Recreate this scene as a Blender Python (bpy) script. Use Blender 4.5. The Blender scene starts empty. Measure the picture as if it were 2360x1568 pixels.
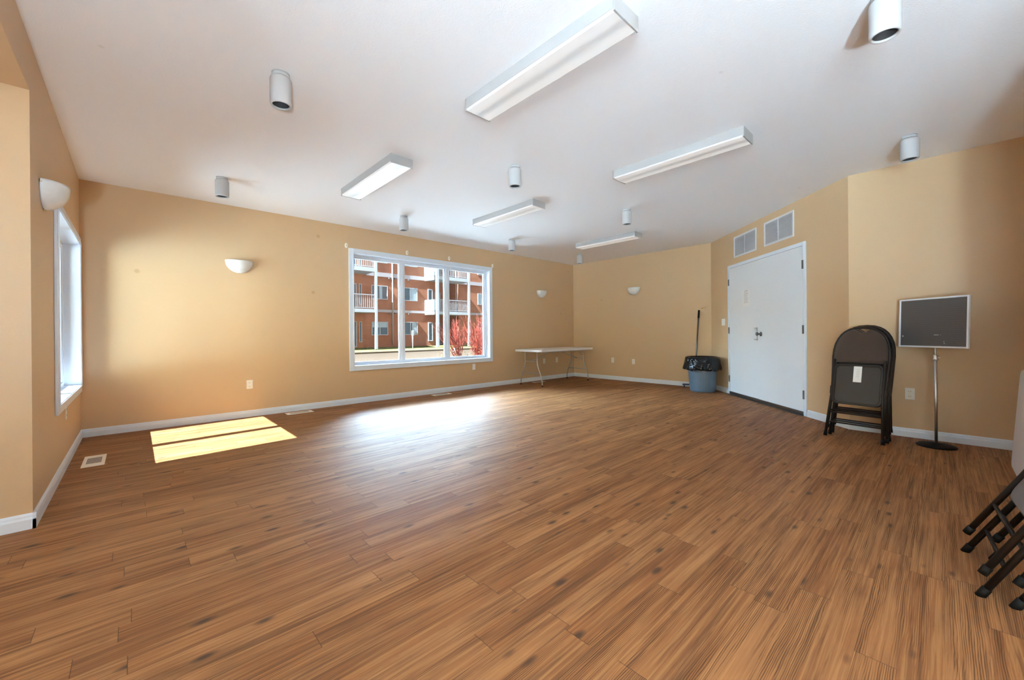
import bpy, bmesh, math, random
from mathutils import Vector, Matrix

S = bpy.context.scene
COL = S.collection
PI = math.pi

# ------------------------------------------------------------------ camera
CAM_H = 1.08
yaw, roll = math.radians(43.103), math.radians(0.482)
Rv = Vector((math.cos(yaw), -math.sin(yaw), 0)); Fv = Vector((math.sin(yaw), math.cos(yaw), 0)); Zv = Vector((0, 0, 1))
cx = math.cos(roll) * Rv - math.sin(roll) * Zv
cy = math.sin(roll) * Rv + math.cos(roll) * Zv
cam_data = bpy.data.cameras.new('camera')
cam = bpy.data.objects.new('camera', cam_data); COL.objects.link(cam)
M = Matrix.Identity(4)
for i in range(3):
    M[i][0] = cx[i]; M[i][1] = cy[i]; M[i][2] = -Fv[i]
M[2][3] = CAM_H
cam.matrix_world = M
cam_data.sensor_width = 36.0
cam_data.lens = 36.0 * 928.357 / 2360.0
cam_data.shift_y = -(784.0 - 768.826) / 2360.0
cam_data.clip_start = 0.02; cam_data.clip_end = 300
S.camera = cam

# ------------------------------------------------------------------ view + light
S.view_settings.view_transform = 'Standard'
S.view_settings.look = 'None'
S.view_settings.exposure = 2.55
S.view_settings.gamma = 1.0
S.view_settings.use_curve_mapping = False
try:
    S.cycles.use_denoising = True
    S.cycles.denoiser = 'OPENIMAGEDENOISE'
    S.cycles.max_bounces = 14
    S.cycles.diffuse_bounces = 9
    S.cycles.glossy_bounces = 4
    S.cycles.transparent_max_bounces = 16
    S.cycles.sample_clamp_indirect = 8.0
    S.cycles.caustics_reflective = False
    S.cycles.caustics_refractive = False
except Exception:
    pass

SKY_LOW, SKY_HIGH = 0.40, 24.0
W = bpy.data.worlds.new('sky'); S.world = W; W.use_nodes = True
nt = W.node_tree; nt.nodes.clear()
out = nt.nodes.new('ShaderNodeOutputWorld'); bg = nt.nodes.new('ShaderNodeBackground')
geo = nt.nodes.new('ShaderNodeNewGeometry')
dot = nt.nodes.new('ShaderNodeVectorMath'); dot.operation = 'DOT_PRODUCT'
d = Vector((-0.25, -0.76, -0.60)).normalized()      # incoming vector points away from the sky: bright side is west to north
dot.inputs[1].default_value = d
mr = nt.nodes.new('ShaderNodeMapRange'); mr.interpolation_type = 'SMOOTHSTEP'
mr.inputs['From Min'].default_value = 0.32; mr.inputs['From Max'].default_value = 0.95
mr.inputs['To Min'].default_value = SKY_LOW; mr.inputs['To Max'].default_value = SKY_HIGH
nt.links.new(geo.outputs['Incoming'], dot.inputs[0]); nt.links.new(dot.outputs['Value'], mr.inputs['Value'])
nt.links.new(mr.outputs['Result'], bg.inputs['Strength'])
bg.inputs['Color'].default_value = (0.50, 0.77, 1.0, 1)
nt.links.new(bg.outputs[0], out.inputs['Surface'])

sun_data = bpy.data.lights.new('sun', 'SUN'); sun_data.energy = 32.0; sun_data.angle = math.radians(0.55)
sun_data.color = (0.62, 0.85, 1.0)
sun = bpy.data.objects.new('sun', sun_data); COL.objects.link(sun)
sun.rotation_mode = 'QUATERNION'
sun.rotation_quaternion = Vector((1.0, 0.06, -1.097)).to_track_quat('-Z', 'Y')
sun.location = (-8, 5, 10)

def portal(loc, direction, sx, sy):
    ld = bpy.data.lights.new('sky_portal', 'AREA'); ld.shape = 'RECTANGLE'; ld.size = sx; ld.size_y = sy
    ld.cycles.is_portal = True
    o = bpy.data.objects.new('sky_portal', ld); COL.objects.link(o)
    o.rotation_mode = 'QUATERNION'; o.rotation_quaternion = Vector(direction).to_track_quat('-Z', 'Y'); o.location = loc

# ------------------------------------------------------------------ dimensions
H = 2.773
X1, Y2, X3, X5, CD = -0.429, 6.307, 8.014, 5.708, 5.010
YS = -0.70; YH = -3.4; XH = 2.15  # YH, XH: unseen hall added behind the camera for fill light
YS_ = YS                         # south wall plane, behind the camera
YA = 3.53                        # corner where the alcove opens in the west wall
HA = 2.484                       # alcove ceiling / header height
T = 0.2

# ------------------------------------------------------------------ materials
def new_mat(name):
    m = bpy.data.materials.new(name); m.use_nodes = True
    n = m.node_tree.nodes; n.clear()
    o = n.new('ShaderNodeOutputMaterial'); b = n.new('ShaderNodeBsdfPrincipled')
    m.node_tree.links.new(b.outputs[0], o.inputs['Surface'])
    return m, m.node_tree, b
def srgb(r, g, b):
    f = lambda c: (c / 255 / 12.92) if c / 255 <= 0.04045 else ((c / 255 + 0.055) / 1.055) ** 2.4
    return (f(r), f(g), f(b), 1)
def mat(name, col, rough=0.5, metal=0.0, var=0.06, scale=6.0, bump=0.0, bscale=60.0, coat=0.0, spec=0.5):
    m, t, b = new_mat(name)
    L = t.links; n = t.nodes
    tc = n.new('ShaderNodeTexCoord'); no = n.new('ShaderNodeTexNoise'); no.inputs['Scale'].default_value = scale
    no.inputs['Detail'].default_value = 4
    L.new(tc.outputs['Object'], no.inputs['Vector'])
    mx = n.new('ShaderNodeMix'); mx.data_type = 'RGBA'
    c = col if len(col) == 4 else (*col, 1)
    mx.inputs['A'].default_value = tuple(x * (1 - var) for x in c[:3]) + (1,)
    mx.inputs['B'].default_value = tuple(min(1, x * (1 + var)) for x in c[:3]) + (1,)
    L.new(no.outputs['Fac'], mx.inputs['Factor']); L.new(mx.outputs['Result'], b.inputs['Base Color'])
    b.inputs['Roughness'].default_value = rough; b.inputs['Metallic'].default_value = metal
    b.inputs['Coat Weight'].default_value = coat
    b.inputs['Specular IOR Level'].default_value = spec
    if bump > 0:
        nb = n.new('ShaderNodeTexNoise'); nb.inputs['Scale'].default_value = bscale; nb.inputs['Detail'].default_value = 3
        L.new(tc.outputs['Object'], nb.inputs['Vector'])
        bp = n.new('ShaderNodeBump'); bp.inputs['Strength'].default_value = bump; bp.inputs['Distance'].default_value = 0.01
        L.new(nb.outputs['Fac'], bp.inputs['Height']); L.new(bp.outputs[0], b.inputs['Normal'])
    return m

def wall_paint():
    m, t, b = new_mat('tan_wall_paint'); n = t.nodes; L = t.links
    tc = n.new('ShaderNodeTexCoord')
    big = n.new('ShaderNodeTexNoise'); big.inputs['Scale'].default_value = 0.9; big.inputs['Detail'].default_value = 5
    L.new(tc.outputs['Object'], big.inputs['Vector'])
    mx = n.new('ShaderNodeMix'); mx.data_type = 'RGBA'
    mx.inputs['A'].default_value = (0.595, 0.41, 0.235, 1); mx.inputs['B'].default_value = (0.635, 0.445, 0.26, 1)
    L.new(big.outputs['Fac'], mx.inputs['Factor'])
    vo = n.new('ShaderNodeTexVoronoi'); vo.inputs['Scale'].default_value = 1.7; vo.inputs['Randomness'].default_value = 1
    L.new(tc.outputs['Object'], vo.inputs['Vector'])
    mr = n.new('ShaderNodeMapRange'); mr.inputs['From Min'].default_value = 0.025; mr.inputs['From Max'].default_value = 0.055
    mr.inputs['To Min'].default_value = 0.35; mr.inputs['To Max'].default_value = 0.0
    L.new(vo.outputs['Distance'], mr.inputs['Value'])
    m2 = n.new('ShaderNodeMix'); m2.data_type = 'RGBA'; m2.inputs['B'].default_value = srgb(150, 118, 78)
    L.new(mr.outputs['Result'], m2.inputs['Factor']); L.new(mx.outputs['Result'], m2.inputs['A'])
    L.new(m2.outputs['Result'], b.inputs['Base Color'])
    b.inputs['Roughness'].default_value = 0.42; b.inputs['Specular IOR Level'].default_value = 0.45
    nb = n.new('ShaderNodeTexNoise'); nb.inputs['Scale'].default_value = 120; nb.inputs['Detail'].default_value = 2
    L.new(tc.outputs['Object'], nb.inputs['Vector'])
    bp = n.new('ShaderNodeBump'); bp.inputs['Strength'].default_value = 0.08; bp.inputs['Distance'].default_value = 0.004
    L.new(nb.outputs['Fac'], bp.inputs['Height']); L.new(bp.outputs[0], b.inputs['Normal'])
    return m

def ceiling_mat():
    m, t, b = new_mat('stippled_white_ceiling'); n = t.nodes; L = t.links
    tc = n.new('ShaderNodeTexCoord')
    b.inputs['Roughness'].default_value = 0.9
    nb = n.new('ShaderNodeTexNoise'); nb.inputs['Scale'].default_value = 130; nb.inputs['Detail'].default_value = 3
    L.new(tc.outputs['Object'], nb.inputs['Vector'])
    bp = n.new('ShaderNodeBump'); bp.inputs['Strength'].default_value = 0.22; bp.inputs['Distance'].default_value = 0.006
    L.new(nb.outputs['Fac'], bp.inputs['Height']); L.new(bp.outputs[0], b.inputs['Normal'])
    vo = n.new('ShaderNodeTexVoronoi'); vo.inputs['Scale'].default_value = 1.35
    L.new(tc.outputs['Object'], vo.inputs['Vector'])
    mr = n.new('ShaderNodeMapRange'); mr.inputs['From Min'].default_value = 0.008; mr.inputs['From Max'].default_value = 0.03
    mr.inputs['To Min'].default_value = 0.4; mr.inputs['To Max'].default_value = 0.0
    L.new(vo.outputs['Distance'], mr.inputs['Value'])
    m2 = n.new('ShaderNodeMix'); m2.data_type = 'RGBA'
    m2.inputs['A'].default_value = (0.86, 0.86, 0.865, 1); m2.inputs['B'].default_value = (0.45, 0.43, 0.42, 1)
    L.new(mr.outputs['Result'], m2.inputs['Factor']); L.new(m2.outputs['Result'], b.inputs['Base Color'])
    return m

def floor_mat():
    m, t, b = new_mat('wood_plank_floor'); n = t.nodes; L = t.links
    tc = n.new('ShaderNodeTexCoord'); sp = n.new('ShaderNodeSeparateXYZ'); L.new(tc.outputs['Object'], sp.inputs[0])
    def ma(op, a, c=None, d=None, clamp=False):
        k = n.new('ShaderNodeMath'); k.operation = op; k.use_clamp = clamp
        for i, v in enumerate((a, c, d)):
            if v is None: continue
            if isinstance(v, (int, float)): k.inputs[i].default_value = v
            else: L.new(v, k.inputs[i])
        return k.outputs[0]
    def white(v, w=None):
        k = n.new('ShaderNodeTexWhiteNoise'); k.noise_dimensions = '2D' if w is not None else '1D'
        if w is not None:
            c = n.new('ShaderNodeCombineXYZ'); L.new(v, c.inputs[0]); L.new(w, c.inputs[1]); L.new(c.outputs[0], k.inputs['Vector'])
        else: L.new(v, k.inputs['W'])
        return k
    x, y = sp.outputs[0], sp.outputs[1]
    PW, PL = 0.105, 0.92
    yy = ma('DIVIDE', y, PW); row = ma('FLOOR', yy); fy = ma('FRACT', yy)
    ro = white(row).outputs['Value']
    xx = ma('ADD', ma('DIVIDE', x, PL), ma('MULTIPLY', ro, 7.3)); colm = ma('FLOOR', xx); fx = ma('FRACT', xx)
    idn = white(row, colm); idv = idn.outputs['Value']; idc = n.new('ShaderNodeSeparateColor'); L.new(idn.outputs['Color'], idc.inputs[0])
    # grain coordinates, shifted per plank
    def coord(sx, sy, off):
        c = n.new('ShaderNodeCombineXYZ')
        L.new(ma('MULTIPLY', x, sx), c.inputs[0]); L.new(ma('MULTIPLY', y, sy), c.inputs[1])
        L.new(ma('MULTIPLY', off, 40.0), c.inputs[2]); return c.outputs[0]
    def noise(v, scale, detail, rough=0.5, dist=0.0):
        k = n.new('ShaderNodeTexNoise'); k.inputs['Scale'].default_value = scale; k.inputs['Detail'].default_value = detail
        k.inputs['Roughness'].default_value = rough; k.inputs['Distortion'].default_value = dist; L.new(v, k.inputs['Vector']); return k.outputs['Fac']
    def ramp(v, lo, hi, a=0.0, bb=1.0):
        k = n.new('ShaderNodeMapRange'); k.interpolation_type = 'SMOOTHSTEP'
        for nm, vv in (('From Min', lo), ('From Max', hi), ('To Min', a), ('To Max', bb)): k.inputs[nm].default_value = vv
        L.new(v, k.inputs['Value']); return k.outputs['Result']
    fine0 = noise(coord(2.2, 95, idv), 1.0, 4, 0.6, 0.35)
    warp = noise(coord(1.6, 11, idc.outputs[0]), 1.0, 3, 0.55, 0.4)
    ph_ = ma('ADD', ma('MULTIPLY', y, 2 * PI / 0.0058), ma('MULTIPLY', warp, 36.0))
    comb = ma('MULTIPLY_ADD', ma('SINE', ph_), 0.5, 0.5)          # growth rings as thin wavy lines
    cmask = ramp(noise(coord(0.9, 14, idc.outputs[2]), 1.0, 2), 0.36, 0.60)
    fine = ma('ADD', ma('MULTIPLY', fine0, 0.72), ma('MULTIPLY', ma('MULTIPLY', ma('POWER', comb, 2.5), cmask), 0.26))
    mid = noise(coord(1.1, 26, idc.outputs[1]), 1.0, 4, 0.6, 0.6)  # broad dark streaks
    wav = noise(coord(3.5, 9, idc.outputs[2]), 1.0, 3, 0.5, 0.8)
    # knots: sparse stretched voronoi cells
    vo = n.new('ShaderNodeTexVoronoi'); vo.inputs['Scale'].default_value = 1.0
    L.new(coord(5.2, 13.0, idc.outputs[0]), vo.inputs['Vector'])
    vsep = n.new('ShaderNodeSeparateColor'); L.new(vo.outputs['Color'], vsep.inputs[0])
    size = ramp(vsep.outputs[0], 0.22, 1.0, 0.05, 0.27)
    knot = ma('MULTIPLY', ma('SUBTRACT', size, vo.outputs['Distance']), 6.0, clamp=True)
    # tones
    mix = lambda f, a, bcol: _mix(n, L, f, a, bcol)
    base = mix(idv, (0.285, 0.116, 0.043, 1), (0.39, 0.180, 0.072, 1))
    base = mix(ramp(wav, 0.35, 0.75, 0, 0.5), base, (0.215, 0.086, 0.034, 1))
    base = mix(ramp(mid, 0.47, 0.68, 0, 0.62), base, (0.125, 0.054, 0.024, 1))
    base = mix(ramp(fine, 0.40, 0.62, 0, 0.80), base, (0.072, 0.030, 0.0125, 1))
    base = mix(ramp(fine, 0.38, 0.26, 0, 0.35), base, (0.56, 0.29, 0.11, 1))
    base = mix(ma('MULTIPLY', knot, 0.85), base, (0.050, 0.030, 0.022, 1))
    # plank joints
    ey = ma('MINIMUM', fy, ma('SUBTRACT', 1.0, fy)); ex = ma('MINIMUM', fx, ma('SUBTRACT', 1.0, fx))
    gy = ramp(ey, 0.0, 0.014, 1, 0); gx = ramp(ex, 0.0, 0.0026, 1, 0)
    gap = ma('MAXIMUM', ma('MULTIPLY', gy, 0.35), gx)
    base = mix(ma('MULTIPLY', gap, 0.75), base, (0.05, 0.028, 0.018, 1))
    L.new(base, b.inputs['Base Color'])
    L.new(ramp(fine, 0.3, 0.7, 0.50, 0.64), b.inputs['Roughness'])
    b.inputs['Specular IOR Level'].default_value = 0.13
    hgt = ma('SUBTRACT', ma('MULTIPLY', fine, -0.5), ma('MULTIPLY', gap, 1.2))
    bp = n.new('ShaderNodeBump'); bp.inputs['Strength'].default_value = 0.28; bp.inputs['Distance'].default_value = 0.002
    L.new(hgt, bp.inputs['Height']); L.new(bp.outputs[0], b.inputs['Normal'])
    return m
def _mix(n, L, f, a, bcol):
    k = n.new('ShaderNodeMix'); k.data_type = 'RGBA'; L.new(f, k.inputs['Factor'])
    for nm, v in (('A', a), ('B', bcol)):
        if isinstance(v, tuple): k.inputs[nm].default_value = v
        else: L.new(v, k.inputs[nm])
    return k.outputs['Result']

def glass_mat(name, tint=(1, 1, 1, 1)):
    m = bpy.data.materials.new(name); m.use_nodes = True; t = m.node_tree; n = t.nodes; n.clear(); L = t.links
    o = n.new('ShaderNodeOutputMaterial'); mx = n.new('ShaderNodeMixShader'); tr = n.new('ShaderNodeBsdfTransparent'); gl = n.new('ShaderNodeBsdfGlossy')
    tr.inputs[0].default_value = tint; gl.inputs['Roughness'].default_value = 0.02
    fr = n.new('ShaderNodeFresnel'); fr.inputs['IOR'].default_value = 1.35
    L.new(fr.outputs[0], mx.inputs[0]); L.new(tr.outputs[0], mx.inputs[1]); L.new(gl.outputs[0], mx.inputs[2]); L.new(mx.outputs[0], o.inputs['Surface'])
    return m

def diffuser_mat():
    # translucent lens in front of two tubes: brighter along each tube
    m, t, b = new_mat('lit_fluorescent_lens'); n = t.nodes; L = t.links
    tc = n.new('ShaderNodeTexCoord'); sp = n.new('ShaderNodeSeparateXYZ'); L.new(tc.outputs['Object'], sp.inputs[0])
    k = n.new('ShaderNodeMath'); k.operation = 'ABSOLUTE'; L.new(sp.outputs[0], k.inputs[0])
    r = n.new('ShaderNodeMapRange'); r.interpolation_type = 'SMOOTHSTEP'
    for nm, vv in (('From Min', 0.0), ('From Max', 0.055), ('To Min', 0.030), ('To Max', 0.066)): r.inputs[nm].default_value = vv
    L.new(k.outputs[0], r.inputs['Value'])
    b.inputs['Base Color'].default_value = (0.5, 0.5, 0.5, 1); b.inputs['Roughness'].default_value = 0.35
    b.inputs['Emission Color'].default_value = (1.0, 0.97, 0.90, 1)
    L.new(r.outputs['Result'], b.inputs['Emission Strength'])
    wv = n.new('ShaderNodeTexVoronoi'); wv.inputs['Scale'].default_value = 220; L.new(tc.outputs['Object'], wv.inputs['Vector'])
    bp = n.new('ShaderNodeBump'); bp.inputs['Strength'].default_value = 0.2; bp.inputs['Distance'].default_value = 0.001
    L.new(wv.outputs['Distance'], bp.inputs['Height']); L.new(bp.outputs[0], b.inputs['Normal'])
    return m

MW = wall_paint(); MC = ceiling_mat(); MF = floor_mat()
M_TRIM = mat('white_semi_gloss_trim', (0.70, 0.77, 0.85), 0.35, var=0.02)
M_VINYL = mat('white_vinyl', (0.74, 0.79, 0.86), 0.3, var=0.015)
M_DOOR = mat('painted_white_door', (0.72, 0.755, 0.79), 0.4, var=0.015)
M_CAN = mat('white_spotlight_enamel', (0.50, 0.495, 0.49), 0.5, var=0.02, spec=0.3)
M_FIX = mat('off_white_fixture_enamel', (0.42, 0.405, 0.39), 0.5, var=0.02, spec=0.3)
M_METALW = mat('white_enamel', (0.62, 0.63, 0.64), 0.4, var=0.02)
M_PLASTIC = mat('white_plastic', (0.80, 0.79, 0.76), 0.35, var=0.02)
M_IVORY = mat('ivory_plastic', (0.86, 0.80, 0.68), 0.4, var=0.02)
M_SLOT = mat('dark_slot', (0.03, 0.03, 0.03), 0.6)
M_VOID = mat('dark_interior', (0.045, 0.04, 0.038), 0.6)
M_DUCT = mat('grey_duct', (0.16, 0.16, 0.17), 0.7)
M_STEEL = mat('brushed_dark_steel', (0.22, 0.22, 0.22), 0.35, 1.0)
M_CHROME = mat('chrome', (0.66, 0.66, 0.66), 0.34, 1.0, var=0.02)
M_BLACKM = mat('brown_black_enamel', (0.015, 0.010, 0.008), 0.45, var=0.15, bump=0.05, bscale=300, spec=0.35)
M_RUBBER = mat('black_rubber', (0.008, 0.0075, 0.007), 0.6, bump=0.05, spec=0.2)
M_PAN = mat('dark_grey_pan', (0.036, 0.029, 0.024), 0.55, bump=0.06, bscale=250)
M_GLASSW = mat('alabaster_glass', (0.70, 0.70, 0.68), 0.25, var=0.12, scale=18)
M_BRASS = mat('aged_brass', (0.42, 0.27, 0.10), 0.3, 1.0)
M_GRILLE = mat('white_louvre_metal', (0.70, 0.71, 0.73), 0.4, var=0.02)
M_TABLE = mat('speckled_white_plastic', (0.76, 0.76, 0.77), 0.45, var=0.05, scale=260, bump=0.06, bscale=400)
M_TLEG = mat('grey_powder_coat', (0.42, 0.41, 0.40), 0.35, 0.4)
M_BIN = mat('blue_grey_plastic', (0.105, 0.155, 0.215), 0.42, var=0.05)
M_PAPER = mat('white_paper', (0.78, 0.78, 0.77), 0.7, var=0.02)
M_INK = mat('faint_grey_print', (0.52, 0.52, 0.53), 0.8)
M_BLUE = mat('navy_broom_plastic', (0.02, 0.035, 0.075), 0.5)
M_CLEAR = glass_mat('clear_window_glass')
M_LENS = diffuser_mat()

def bag_mat():
    m, t, b = new_mat('black_bin_bag_film'); n = t.nodes; L = t.links
    tc = n.new('ShaderNodeTexCoord'); no = n.new('ShaderNodeTexNoise'); no.inputs['Scale'].default_value = 5; no.inputs['Detail'].default_value = 2; no.inputs['Distortion'].default_value = 1.4
    L.new(tc.outputs['Object'], no.inputs['Vector'])
    b.inputs['Base Color'].default_value = (0.005, 0.005, 0.007, 1); b.inputs['Roughness'].default_value = 0.2; b.inputs['Specular IOR Level'].default_value = 0.4
    bp = n.new('ShaderNodeBump'); bp.inputs['Strength'].default_value = 0.9; bp.inputs['Distance'].default_value = 0.05
    L.new(no.outputs['Fac'], bp.inputs['Height']); L.new(bp.outputs[0], b.inputs['Normal'])
    return m
M_BAG = bag_mat()
def fabric_mat():
    m, t, b = new_mat('brown_ribbed_fabric'); n = t.nodes; L = t.links
    tc = n.new('ShaderNodeTexCoord'); wv = n.new('ShaderNodeTexWave'); wv.bands_direction = 'X'; wv.inputs['Scale'].default_value = 55; wv.inputs['Distortion'].default_value = 1.5; wv.inputs['Detail'].default_value = 2
    L.new(tc.outputs['Object'], wv.inputs['Vector'])
    L.new(_mix(n, L, wv.outputs['Fac'], (0.048, 0.029, 0.021, 1), (0.066, 0.042, 0.031, 1)), b.inputs['Base Color'])
    b.inputs['Roughness'].default_value = 0.85; b.inputs['Sheen Weight'].default_value = 0.3
    bp = n.new('ShaderNodeBump'); bp.inputs['Strength'].default_value = 0.4; bp.inputs['Distance'].default_value = 0.002
    L.new(wv.outputs['Fac'], bp.inputs['Height']); L.new(bp.outputs[0], b.inputs['Normal'])
    return m
M_FAB = fabric_mat()
def slate_mat():
    m, t, b = new_mat('grey_letter_board_felt'); n = t.nodes; L = t.links
    tc = n.new('ShaderNodeTexCoord'); wv = n.new('ShaderNodeTexWave'); wv.bands_direction = 'Z'; wv.inputs['Scale'].default_value = 16; wv.inputs['Distortion'].default_value = 0.4
    L.new(tc.outputs['Object'], wv.inputs['Vector'])
    L.new(_mix(n, L, wv.outputs['Fac'], (0.082, 0.078, 0.08, 1), (0.094, 0.089, 0.091, 1)), b.inputs['Base Color'])
    b.inputs['Roughness'].default_value = 0.45
    return m
M_SLATE = slate_mat()

# ------------------------------------------------------------------ mesh helpers
class MB:
    def __init__(s): s.bm = bmesh.new()
    def box(s, x0, x1, y0, y1, z0, z1, bev=0.0, mtx=None):
        r = bmesh.ops.create_cube(s.bm, size=1.0)
        vs = r['verts']
        for v in vs:
            v.co = Vector((x0 + (v.co.x + .5) * (x1 - x0), y0 + (v.co.y + .5) * (y1 - y0), z0 + (v.co.z + .5) * (z1 - z0)))
        if bev > 0:
            es = list({e for v in vs for e in v.link_edges})
            r2 = bmesh.ops.bevel(s.bm, geom=es, offset=bev, segments=2, profile=0.5, affect='EDGES')
            vs = list({v for f in r2['faces'] for v in f.verts} | {v for v in vs if v.is_valid})
        if mtx is not None:
            for v in vs: v.co = mtx @ v.co
        return s
    def tube(s, pts, r, seg=10, closed=False, cap=True):
        pts = [Vector(p) for p in pts]; n = len(pts); rad = r if isinstance(r, (list, tuple)) else [r] * n
        rings = []; prev = None
        for i, p in enumerate(pts):
            if closed: t = (pts[(i + 1) % n] - pts[i - 1]).normalized()
            else:
                a = pts[max(i - 1, 0)]; b = pts[min(i + 1, n - 1)]; t = (b - a).normalized()
            if prev is None:
                u = t.orthogonal().normalized()
            else:
                u = (prev - t * prev.dot(t)).normalized()
            prev = u; w = t.cross(u)
            rings.append([s.bm.verts.new(p + (u * math.cos(2 * PI * k / seg) + w * math.sin(2 * PI * k / seg)) * rad[i]) for k in range(seg)])
        m = n if closed else n - 1
        for i in range(m):
            A, B = rings[i], rings[(i + 1) % n]
            for k in range(seg):
                f = s.bm.faces.new((A[k], A[(k + 1) % seg], B[(k + 1) % seg], B[k])); f.smooth = True
        if cap and not closed:
            s.bm.faces.new(list(reversed(rings[0]))); s.bm.faces.new(rings[-1])
        return s
    def lathe(s, prof, seg=32, c=(0, 0, 0), a0=0, a1=2 * PI, sx=1, sy=1, smooth=True):
        full = abs(a1 - a0 - 2 * PI) < 1e-6; m = seg if full else seg + 1
        rings = []
        for (r, z) in prof:
            rings.append([s.bm.verts.new((c[0] + r * sx * math.cos(a0 + (a1 - a0) * k / seg), c[1] + r * sy * math.sin(a0 + (a1 - a0) * k / seg), c[2] + z)) for k in range(m)])
        for i in range(len(rings) - 1):
            A, B = rings[i], rings[i + 1]
            for k in range(seg):
                f = s.bm.faces.new((A[k], A[(k + 1) % m], B[(k + 1) % m], B[k])); f.smooth = smooth
        return s
    def prism(s, poly, axis, a, b):
        """poly: 2-D points; extruded along axis ('x','y','z') from a to b"""
        def P(p, t):
            return {'x': (t, p[0], p[1]), 'y': (p[0], t, p[1]), 'z': (p[0], p[1], t)}[axis]
        A = [s.bm.verts.new(P(p, a)) for p in poly]; B = [s.bm.verts.new(P(p, b)) for p in poly]; n = len(poly)
        s.bm.faces.new(A); s.bm.faces.new(list(reversed(B)))
        for i in range(n): s.bm.faces.new((A[(i + 1) % n], A[i], B[i], B[(i + 1) % n]))
        return s
    def frame(s, x0, x1, z0, z1, w, y0, y1, bev=0.0):
        """rectangular picture-frame in the xz plane"""
        s.box(x0, x0 + w, y0, y1, z0, z1, bev); s.box(x1 - w, x1, y0, y1, z0, z1, bev)
        s.box(x0 + w, x1 - w, y0, y1, z0, z0 + w, bev); s.box(x0 + w, x1 - w, y0, y1, z1 - w, z1, bev)
        return s
    def build(s, name, m, parent=None, mtx=None, smooth=False, weld=False):
        if weld: bmesh.ops.remove_doubles(s.bm, verts=s.bm.verts, dist=1e-5)
        bmesh.ops.recalc_face_normals(s.bm, faces=s.bm.faces)
        me = bpy.data.meshes.new(name); s.bm.to_mesh(me); s.bm.free()
        if smooth:
            for p in me.polygons: p.use_smooth = True
        me.materials.append(m)
        o = bpy.data.objects.new(name, me); COL.objects.link(o)
        if parent is not None: o.parent = parent
        if mtx is not None: o.matrix_world = mtx
        return o

def empty(name, loc=(0, 0, 0), mtx=None):
    o = bpy.data.objects.new(name, None); COL.objects.link(o); o.empty_display_size = 0.1
    if mtx is not None: o.matrix_world = mtx
    else: o.location = loc
    return o
def tag(o, label, cat, group=None, kind=None):
    o['label'] = label; o['category'] = cat
    if group: o['group'] = group
    if kind: o['kind'] = kind
    return o
def struct(o):
    o['kind'] = 'structure'; return o
def part(o, label):
    o['label'] = label; return o
def copy_tree(o, parent=None):
    c = o.copy(); COL.objects.link(c)
    if parent is not None: c.parent = parent
    for ch in list(o.children): copy_tree(ch, c)
    return c
def frame_mtx(origin, xdir, ydir):
    """local x, y given in world; z = up"""
    m = Matrix.Identity(4); z = Vector(xdir).cross(Vector(ydir))
    for i in range(3): m[i][0] = xdir[i]; m[i][1] = ydir[i]; m[i][2] = z[i]; m[i][3] = origin[i]
    return m
r2 = math.sqrt(0.5)
# wall frames: local x runs along the wall, local y points OUT of the room, z up
WN = frame_mtx((0, Y2, 0), (1, 0, 0), (0, 1, 0))
WE = frame_mtx((X3, 0, 0), (0, -1, 0), (1, 0, 0))              # local x = -world Y
WR = frame_mtx((X5, 0, 0), (0, -1, 0), (1, 0, 0))
WD = frame_mtx((X3, X3 - CD, 0), (-r2, -r2, 0), (r2, -r2, 0))  # local x = distance from the far corner
WW = frame_mtx((X1, 0, 0), (0, 1, 0), (-1, 0, 0))              # local x = world Y

# ------------------------------------------------------------------ room shell
CXY = (X3, X3 - CD); DXY = (X5, X5 - CD)
struct(MB().prism([(-3.2, YH - T), (XH + T, YH - T), (XH + T, YS - T), (X5 + 0.02, YS - T), (X5 + .02, DXY[1]), (X3 + .02, CXY[1]), (X3 + .02, Y2 + .02), (X1 - .02, Y2 + .02), (X1 - .02, YA + .02), (-3.2, YA + .02)], 'z', -0.12, 0).build('floor', MF))
struct(MB().prism([(X1, YH), (XH + .1, YH), (XH + .1, YS - .05), (X5 + .1, YS - .05), (X5 + .1, DXY[1]), (X3 + .1, CXY[1]), (X3 + .1, Y2 + .1), (X1, Y2 + .1)], 'z', H, H + 0.12).build('ceiling', MC))
struct(MB().box(-3.2, X1 - .12, YH, YA + .1, HA, HA + 0.1).build('ceiling_alcove', MC))

WX0, WX1, WZ0, WZ1 = 2.505, 5.275, 0.585, 2.362      # north window opening
mb = MB()
mb.box(X1 - T, WX0, Y2, Y2 + T, 0, H); mb.box(WX1, X3 + T, Y2, Y2 + T, 0, H)
mb.box(WX0, WX1, Y2, Y2 + T, 0, WZ0); mb.box(WX0, WX1, Y2, Y2 + T, WZ1, H)
struct(mb.build('wall_north', MW))
VY0, VY1, VZ0, VZ1 = 4.49, 6.155, 0.575, 2.05        # west window opening
mb = MB()
mb.box(X1 - T, X1, YA, VY0, 0, H); mb.box(X1 - T, X1, VY1, Y2, 0, H)
mb.box(X1 - T, X1, VY0, VY1, 0, VZ0); mb.box(X1 - T, X1, VY0, VY1, VZ1, H)
mb.box(X1 - .12, X1, YH, YA, HA, H)                   # header over the alcove opening
struct(mb.build('wall_west', MW))
struct(MB().box(-3.2, X1 - T, YA, YA + T, 0, HA + .1).build('wall_alcove', MW))
mb = MB(); mb.box(-3.3, -3.2, YH - T, YH + .15, 0, HA + .1); mb.box(-3.3, -3.2, YA - .15, YA + T, 0, HA + .1)
mb.box(-3.3, -3.2, -.7, YA - .15, 0, HA + .1); mb.box(-3.3, -3.2, YH + .15, -.7, 0, .1); mb.box(-3.3, -3.2, YH + .15, -.7, HA - .05, HA + .1)
struct(mb.build('wall_alcove_end', MW))
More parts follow.
